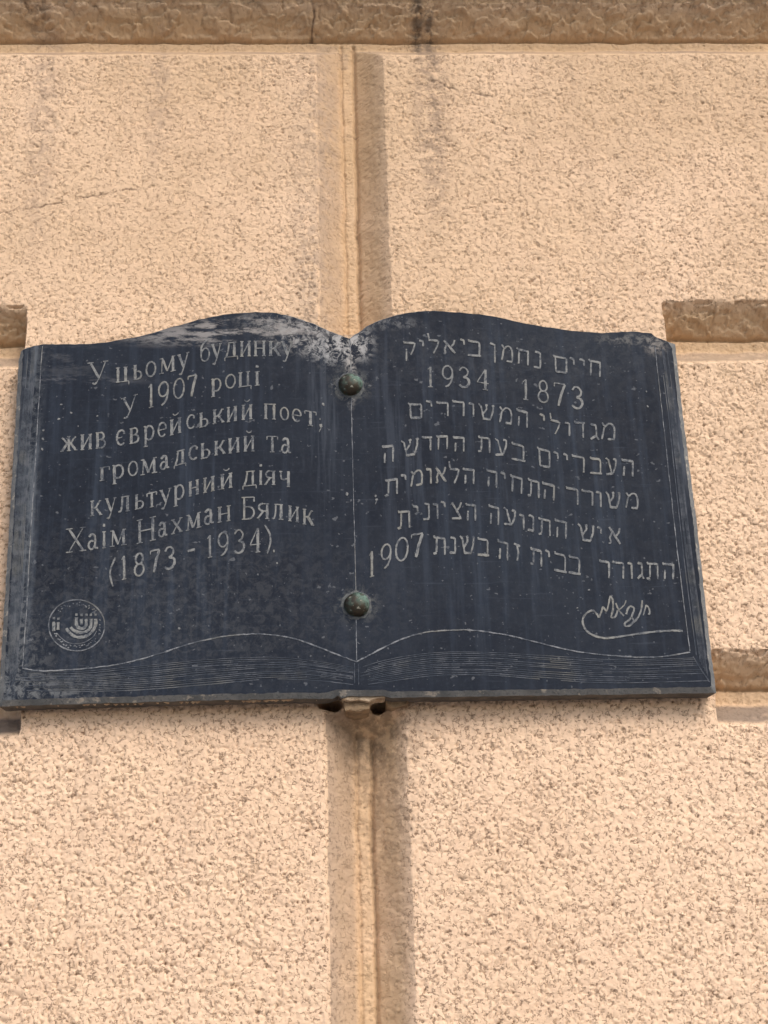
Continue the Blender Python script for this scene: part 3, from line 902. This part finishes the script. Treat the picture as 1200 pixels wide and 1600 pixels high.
RIGHT_PAGE = [
    [('ק', 629, 650, 533, 557), ('י', 654, 664, 531, 542), ('ל', 666, 687, 530, 552), ('א', 692, 713, 531, 553), ('י', 718, 728, 530, 539), ('ב', 730, 752, 531, 557), ('ן', 764, 777, 536, 567),
     ('מ', 782, 803, 540, 566), ('ח', 807, 828, 545, 570), ('נ', 832, 847, 549, 576), ('ם', 863, 887, 556, 583), ('י', 889, 900, 559, 570), ('י', 904, 916, 561, 572), ('ח', 919, 940, 562, 588)],
    [('1', 666, 678, 572, 604), ('9', 689, 709, 572, 605), ('3', 716, 735, 574, 605), ('4', 744, 764, 577, 609), ('1', 815, 827, 592, 624), ('8', 840, 858, 595, 629), ('7', 865, 884, 598, 634), ('3', 892, 912, 605, 638)],
    [('ם', 637, 661, 629, 654), ('י', 664, 678, 626, 636), ('ר', 681, 702, 627, 650), ('ר', 706, 727, 626, 650), ('ו', 731, 744, 629, 651), ('ש', 746, 773, 632, 656), ('מ', 779, 802, 636, 662),
     ('ה', 806, 826, 640, 667), ('י', 842, 853, 647, 658), ('ל', 857, 876, 656, 678), ('ו', 881, 894, 659, 681), ('ד', 897, 915, 658, 684), ('ג', 920, 937, 661, 687), ('מ', 938, 963, 661, 688)],
    [('ה', 597, 617, 694, 722), ('ש', 625, 655, 686, 712), ('ד', 659, 676, 681, 704), ('ח', 681, 701, 680, 703), ('ה', 707, 727, 681, 705), ('ת', 747, 768, 682, 707), ('ע', 772, 794, 686, 713),
     ('ב', 798, 821, 692, 720), ('ם', 839, 861, 700, 730), ('י', 864, 875, 706, 717), ('י', 879, 889, 709, 719), ('ר', 893, 915, 711, 737), ('ב', 921, 941, 714, 741), ('ע', 945, 965, 716, 743), ('ה', 970, 991, 717, 744)],
    [(',', 584, 592, 771, 783), ('ת', 601, 623, 747, 774), ('י', 625, 637, 741, 751), ('מ', 640, 662, 734, 759), ('ו', 664, 677, 731, 757), ('א', 680, 698, 730, 755), ('ל', 700, 719, 731, 755), ('ה', 723, 743, 731, 756),
     ('ה', 759, 778, 734, 761), ('י', 781, 792, 738, 749), ('ח', 797, 818, 743, 770), ('ת', 824, 844, 749, 777), ('ה', 846, 868, 755, 781), ('ר', 883, 905, 761, 787), ('ר', 908, 928, 765, 789),
     ('ו', 930, 943, 767, 792), ('ש', 945, 970, 769, 794), ('מ', 976, 999, 770, 795)],
    [('ת', 621, 642, 796, 825), ('י', 644, 656, 790, 800), ('נ', 660, 673, 786, 813), ('ו', 675, 688, 786, 811), ('י', 688, 698, 783, 793), ('צ', 704, 722, 784, 811), ('ה', 727, 745, 786, 813),
     ('ה', 763, 781, 789, 819), ('ע', 786, 808, 795, 822), ('ו', 810, 822, 803, 827), ('נ', 823, 836, 804, 830), ('ת', 841, 862, 809, 836), ('ה', 866, 887, 812, 841), ('ש', 902, 930, 820, 846),
     ('י', 932, 942, 823, 834), ('א', 950, 971, 824, 851)],
    [('1', 575, 586, 860, 900), ('9', 594, 613, 850, 887), ('0', 617, 639, 840, 876), ('7', 642, 662, 833, 870), ('ת', 677, 698, 837, 866), ('נ', 701, 714, 838, 865), ('ש', 717, 742, 838, 866),
     ('ב', 746, 765, 840, 869), ('ה', 777, 795, 844, 874), ('ז', 802, 814, 849, 877), ('ת', 828, 848, 857, 884), ('י', 851, 861, 860, 871), ('ב', 865, 886, 863, 894), ('ב', 888, 908, 868, 897),
     ('ר', 936, 954, 875, 903), ('ר', 956, 976, 877, 904), ('ו', 979, 991, 878, 904), ('ג', 994, 1007, 878, 905), ('ת', 1010, 1030, 878, 905), ('ה', 1034, 1054, 879, 905)],
]
for page, table in ((LEFT_PAGE, CYR), (RIGHT_PAGE, HB)):
    for line in page:
        main = [g for g in line if g[0] not in ".,-()יל"]
        xm = np.array([(g[1] + g[2]) / 2 for g in main]); ym = np.array([g[3] if table is HB else g[4] for g in main], float)
        for g in line:
            c = (g[1] + g[2]) / 2
            near = np.argsort(np.abs(xm - c))[:4]
            A = np.polyfit(xm[near], ym[near], 1)[0]
            letter(g[0], g[1], g[2], g[3], g[4], float(np.clip(A, -.32, .32)), table)


def scored(name, pts, width, mat, jitter=.0002, sm=8, wob_=.15, kind=None):
    V, Fc = [], []
    P = smooth_path(pts, sm) if sm else np.array(pts, float)
    P = P + np.random.default_rng(len(pts) * 7 + int(P[0][0])).normal(0, wob_, P.shape)
    ribbon([tuple(p) for p in P], [width * random.uniform(.75, 1.2) for _ in P], None, V, Fc, jitter, .00025)
    return mesh_obj(name, V, Fc, mat, plaque)


PL = [(35, 1044), (60, 1048), (100, 1047), (150, 1043), (200, 1035), (250, 1021), (290, 1008), (340, 996), (385, 991), (420, 991.5), (460, 998), (500, 1012), (530, 1024), (557, 1034)]
PR = [(557, 1034), (580, 1022), (620, 1002), (660, 989), (700, 985), (740, 985), (790, 992), (840, 1004), (890, 1016), (940, 1023), (1000, 1027), (1040, 1025.5), (1078, 1019)]
scored('page_outline', PL, .0018, CUTLINE)
scored('page_outline', PR, .0018, CUTLINE)
scored('page_side_line', [(66, 541), (60, 640), (54, 740), (47, 850), (41, 960), (35, 1042)], .0012, CUTLINE)
scored('page_side_line', [(1023, 541), (1034, 640), (1045, 740), (1057, 850), (1068, 940), (1078, 1017)], .0012, CUTLINE)
scored('fold_line', [(547, 532), (548, 560), (548.5, 586)], .0016, CUTLINE)
scored('fold_line', [(549, 621), (550, 680), (551.5, 740), (553, 800), (554.5, 860), (556, 925)], .0011, CUTLINE)
scored('fold_line', [(556.5, 964), (557, 1000), (557.3, 1032)], .0013, CUTLINE)
scored('fold_line', [(554, 1036), (554, 1068)], .0010, FAINT)
scored('fold_line', [(560, 1038), (560.5, 1070)], .0010, FAINT)
scored('corner_line', [(1083, 1026), (1095, 1046), (1109, 1066)], .0014, FAINT)
scored('corner_line', [(26, 1050), (20, 1066), (11, 1086)], .0014, FAINT)


def edge_lines(make, ts, name):
    V, Fc = [], []
    rg = random.Random(3)
    for t in ts:
        P = smooth_path(make(t), 6)
        ph = rg.uniform(0, 9)
        P = P + np.array([[0, .35 * math.sin(i * .31 + ph) + rg.uniform(-.15, .15)] for i in range(len(P))])
        # broken into runs
        i = rg.randint(0, 4)
        while i < len(P) - 3:
            j = min(len(P) - 1, i + rg.randint(8, 40))
            ribbon([tuple(p) for p in P[i:j + 1]], [.0010 * rg.uniform(.6, 1.25)] * (j - i + 1), None, V, Fc, .0001, .0002)
            i = j + rg.randint(1, 5)
    o = mesh_obj(name, V, Fc, FAINT, plaque)
    o['kind'] = 'stuff'
    return o


def low_left(t):
    a = [(30, 1049), (120, 1050), (220, 1041), (320, 1031), (420, 1027), (490, 1033), (552, 1043)]
    b = [(14, 1078), (120, 1080), (220, 1078), (320, 1070), (420, 1061), (490, 1063), (552, 1070)]
    return [(p[0] + (q_[0] - p[0]) * t, p[1] + (q_[1] - p[1]) * t) for p, q_ in zip(a, b)]


def low_right(t):
    a = [(562, 1043), (610, 1030), (680, 1020), (760, 1019), (860, 1025), (960, 1031), (1084, 1028)]
    b = [(564, 1071), (610, 1064), (680, 1056), (760, 1055), (860, 1062), (960, 1067), (1106, 1064)]
    return [(p[0] + (q_[0] - p[0]) * t, p[1] + (q_[1] - p[1]) * t) for p, q_ in zip(a, b)]


def side(a, b):
    def f(t):
        return [(p[0] + (q_[0] - p[0]) * t, p[1] + (q_[1] - p[1]) * t) for p, q_ in zip(a, b)]
    return f


edge_lines(low_left, np.linspace(0, 1, 13), 'page_edge_lines')
edge_lines(low_right, np.linspace(0, 1, 13), 'page_edge_lines')
edge_lines(side([(1031, 545), (1043, 640), (1054, 740), (1066, 850), (1077, 940), (1088, 1024)], [(1042, 545), (1054, 640), (1066, 740), (1079, 850), (1092, 950), (1108, 1060)]), [0, .3, .42, .55, .68, .8, .9, 1], 'page_edge_lines')
edge_lines(side([(56, 545), (50, 640), (43, 740), (37, 850), (31, 960), (27, 1046)], [(42, 552), (36, 640), (29, 740), (22, 850), (16, 960), (11, 1080)]), [0, .14, .3, .42, .55, .65, .75, .88, 1], 'page_edge_lines')


# signature and emblem
def from_crop(pts, ox, oy, s):
    return [(ox + x / s, oy + y / s) for x, y in pts]


for pts, w in (([(1060, 455), (960, 452), (820, 460), (700, 475), (560, 495), (430, 515), (320, 522), (230, 500), (160, 455), (125, 390), (128, 330), (165, 285), (215, 263), (250, 290), (275, 330)], .0030),
               ([(275, 330), (300, 270), (315, 230), (345, 270), (365, 200), (380, 125)], .0024), ([(380, 125), (405, 170), (405, 260), (390, 325), (430, 320), (450, 260)], .0026),
               ([(432, 195), (465, 265), (510, 315)], .0024), ([(530, 170), (510, 215), (465, 255)], .0018),
               ([(530, 300), (545, 250), (570, 225), (605, 245), (590, 300), (560, 350), (520, 380), (525, 412), (570, 400), (600, 355), (575, 330)], .0026),
               ([(680, 170), (672, 250), (640, 330), (590, 385), (560, 408)], .0024), ([(715, 212), (705, 260), (690, 308)], .0020), ([(715, 215), (745, 245), (750, 300)], .0022), ([(750, 300), (735, 295)], .002)):
    scored('signature_stroke', from_crop(pts, 890, 910, 6), w, CUT, sm=5, wob_=.08)


def circle_px(cx, cy, rx, ry, a0=0, a1=360, n=40):
    return [(cx + rx * math.cos(math.radians(a0 + (a1 - a0) * i / n)), cy - ry * math.sin(math.radians(a0 + (a1 - a0) * i / n))) for i in range(n + 1)]


scored('emblem_ring', from_crop(circle_px(598, 572, 438, 400), 60, 920, 10), .0017, CUTLINE, sm=0, wob_=.08)
scored('emblem_inner_arc', from_crop([(285, 690), (360, 770), (450, 835), (560, 858), (680, 848), (790, 800), (870, 730), (910, 660)], 60, 920, 10), .0009, CUTLINE, sm=4, wob_=.05)
for pts in ([(595, 445), (595, 560), (640, 615), (700, 618), (745, 570), (748, 470)], [(672, 470), (672, 560)], [(505, 600), (560, 655), (660, 685), (750, 665), (815, 600), (822, 470)],
            [(435, 620), (500, 700), (590, 750), (690, 755), (790, 715), (860, 640), (895, 560), (895, 470)], [(240, 515), (240, 660)], [(310, 525), (306, 640)]):
    scored('menorah_branch', from_crop(pts, 60, 920, 10), .0042, CUT, sm=4, wob_=.05)
for x, y in ((595, 405), (675, 410), (752, 408), (820, 406), (893, 405), (243, 460), (313, 468)):
    scored('menorah_flame', from_crop([(x - 18, y), (x + 18, y)], 60, 920, 10), .0034, CUT, sm=0, wob_=.02)
rg = random.Random(8)
V, Fc = [], []
for a in list(range(38, 140, 9)) + list(range(205, 325, 8)) + [-20, -10, 0, 18]:
    c, s_ = math.cos(math.radians(a)), math.sin(math.radians(a))
    x, y = 598 + 370 * c, 572 - 335 * s_
    for _ in range(2):
        dx_, dy_ = rg.uniform(-22, 22), rg.uniform(-24, 24)
        ribbon(from_crop([(x + dx_ - 12, y + dy_), (x + dx_ + 10, y + dy_ + rg.uniform(-22, 22))], 60, 920, 10), [.0014, .0014], None, V, Fc, .0001, .0002)
mesh_obj('emblem_rim_marks', V, Fc, CUTLINE, plaque)['kind'] = 'stuff'


V, Fc = [], []
for px_, py_, n_ in ((505, 632, 2.6), (542, 772, 2.8), (587, 775, 2.0), (500, 655, 1.5), (92, 655, 2.2), (111, 645, 1.8), (96, 632, 1.8), (68, 672, 2), (67, 686, 2.2), (66, 702, 2),
                     (280, 982, 2), (920, 922, 1.8), (1012, 635, 2), (1010, 612, 1.4), (152, 650, 1.6), (122, 666, 1.2), (740, 640, 1.5), (902, 950, 1.3), (433, 880, 1.4), (403, 898, 1.6)):
    a_ = rg.uniform(0, 3.1)
    ribbon([(px_ + n_ * t_ * math.cos(a_), py_ + n_ * t_ * math.sin(a_)) for t_ in (-1, -.4, .3, 1)], [.0009, .0026 * n_ / 2, .0028 * n_ / 2, .0010], None, V, Fc, .0004)
mesh_obj('surface_chips', V, Fc, CUT, plaque)['kind'] = 'stuff'

# ------------------------------------------------------------------ bolts
def dome(name, px, py, rad_px, height, squash=1.0):
    c = at(px, py, YF)
    r = rad_px / 1000.0
    V = [(0, -height, 0)]; Fc = []
    rings, seg = 12, 40
    for i in range(1, rings + 1):
        t = i / rings * math.pi / 2
        for j in range(seg):
            a = 2 * math.pi * j / seg
            rr = r * math.sin(t) * (1 + .02 * math.sin(3 * a + px) + .012 * math.sin(5 * a))
            V.append((rr * math.cos(a), -height * math.cos(t) ** .9, rr * math.sin(a)))
    for j in range(seg):           # skirt down to the face
        a = 2 * math.pi * j / seg
        V.append((r * .985 * math.cos(a), .002, r * .985 * math.sin(a)))
    for j in range(seg):
        Fc.append((0, 1 + (j + 1) % seg, 1 + j))
    for i in range(rings):
        for j in range(seg):
            a = 1 + i * seg + j; b = 1 + i * seg + (j + 1) % seg
            Fc.append((a, b, b + seg, a + seg))
    me = bpy.data.meshes.new(name)
    me.from_pydata(V, [], Fc)
    me.materials.append(BRONZE)
    me.polygons.foreach_set('use_smooth', [True] * len(me.polygons))
    o = bpy.data.objects.new(name, me)
    COL.objects.link(o)
    o.parent = plaque
    o.location = (c[0] - plaque.location.x, c[1] - plaque.location.y, c[2] - plaque.location.z)
    # lime ring round the head
    V = []; Fc = []
    n = 36
    rr_ = random.Random(int(px))
    for j in range(n):
        a = 2 * math.pi * j / n
        R1 = r * 1.0; R2 = r * (1.10 + .16 * rr_.random())
        for R_, yy in ((R1 * .98, -.0012), (R2, -.0002), (R2 * 1.01, .0004)):
            V.append((c[0] + R_ * math.cos(a), YF + yy, c[2] + R_ * math.sin(a)))
    for j in range(n):
        k_ = (j + 1) % n
        Fc += [(3 * j, 3 * k_, 3 * k_ + 1, 3 * j + 1), (3 * j + 1, 3 * k_ + 1, 3 * k_ + 2, 3 * j + 2)]
    rim = mesh_obj('lime_rim', V, Fc, LIME, None)
    rim.parent = o
    rim.matrix_parent_inverse = Matrix.Translation(c).inverted()
    return o


LIME = plain_material('lime_deposit', (.10, .105, .10), (.045, .05, .06), 260, .95, .5, .001)
dome('bolt', 547.5, 602, 18.3, .0150)
dome('bolt', 557.5, 945.5, 18.3, .0150)


# ------------------------------------------------------------------ mortar under the plaque
def lump(name, pts_px, y0, y1, mat, parent, seed, amp_=.0012):
    """chunky prism with a broken outline between depths y0 (front) and y1"""
    rg_ = random.Random(seed)
    V = []; n = len(pts_px)
    ring = [at(px, py, y0) for px, py in pts_px]
    for k_, (yy, sc_) in enumerate(((y0, .93), (y0 + .002, 1.0), (y1, 1.0))):
        cx_ = sum(p[0] for p in ring) / n; cz_ = sum(p[2] for p in ring) / n
        for p in ring:
            V.append((cx_ + (p[0] - cx_) * sc_ + rg_.uniform(-amp_, amp_), yy + rg_.uniform(-amp_, amp_) * .6, cz_ + (p[2] - cz_) * sc_ + rg_.uniform(-amp_, amp_)))
    Fc = [tuple(range(n)), tuple(range(3 * n - 1, 2 * n - 1, -1))]
    for k_ in range(2):
        for i in range(n):
            j = (i + 1) % n
            Fc.append((k_ * n + i, k_ * n + n + i, k_ * n + n + j, k_ * n + j))
    return mesh_obj(name, V, Fc, mat, parent)


def densify(pts, step=6):
    out = []
    for a, b in zip(pts, pts[1:] + pts[:1]):
        n = max(1, int(math.hypot(b[0] - a[0], b[1] - a[1]) / step))
        out += [(a[0] + (b[0] - a[0]) * i / n, a[1] + (b[1] - a[1]) * i / n) for i in range(n)]
    return out


SETT = plain_material('shaded_mortar', (.34, .235, .135), (.20, .135, .08), 55, .95, .8, .004)  # brown has the shade under the plaque mixed into it
lump('mortar_lump', densify([(537, 1090), (582, 1090), (579, 1099), (577, 1108), (560, 1111), (541, 1109), (536, 1099)], 4), -.020, .04, SETT, wall, 2, .0013)
lump('mortar_crust', densify([(534, 1087), (604, 1086), (601, 1090), (588, 1091), (577, 1096), (560, 1093.5), (545, 1095), (535, 1092)], 4), -.0275, -.006, MORTAR, wall, 4, .0007)
lump('mortar_lump', densify([(603, 1089), (640, 1089), (636, 1100), (626, 1104), (612, 1106), (603, 1100)], 4), -.010, .04, SETT, wall, 6, .0014)
rgc = random.Random(21)
V, Fc = [], []
for x in range(2, 505, 9):                                     # crumbs of old mortar along the lower edge
    if rgc.random() < .35:
        continue
    c = at(x + rgc.uniform(-3, 3), 1103 - x * .0225 + rgc.uniform(-1.0, 1.0), -.024)
    w_, h_ = rgc.uniform(.003, .008), rgc.uniform(.0008, .0022)
    b = len(V)
    for dx_, dy_, dz_ in ((-1, 0, 0), (-.4, -1, .5), (.5, -1, .4), (1, 0, 0), (.3, -.6, -1), (-.4, -.5, -1), (0, 1.5, 1), (0, 1.5, -1)):
        V.append((c[0] + dx_ * w_ + rgc.uniform(-.0006, .0006), c[1] + dy_ * .003, c[2] + dz_ * h_))
    Fc += [(b, b + 5, b + 1), (b + 1, b + 5, b + 4, b + 2), (b + 2, b + 4, b + 3), (b + 0, b + 1, b + 6), (b + 1, b + 2, b + 6), (b + 2, b + 3, b + 6), (b, b + 7, b + 5), (b + 5, b + 7, b + 4), (b + 4, b + 7, b + 3)]
mesh_obj('mortar_crumbs', V, Fc, MORTAR, wall)['kind'] = 'stuff'
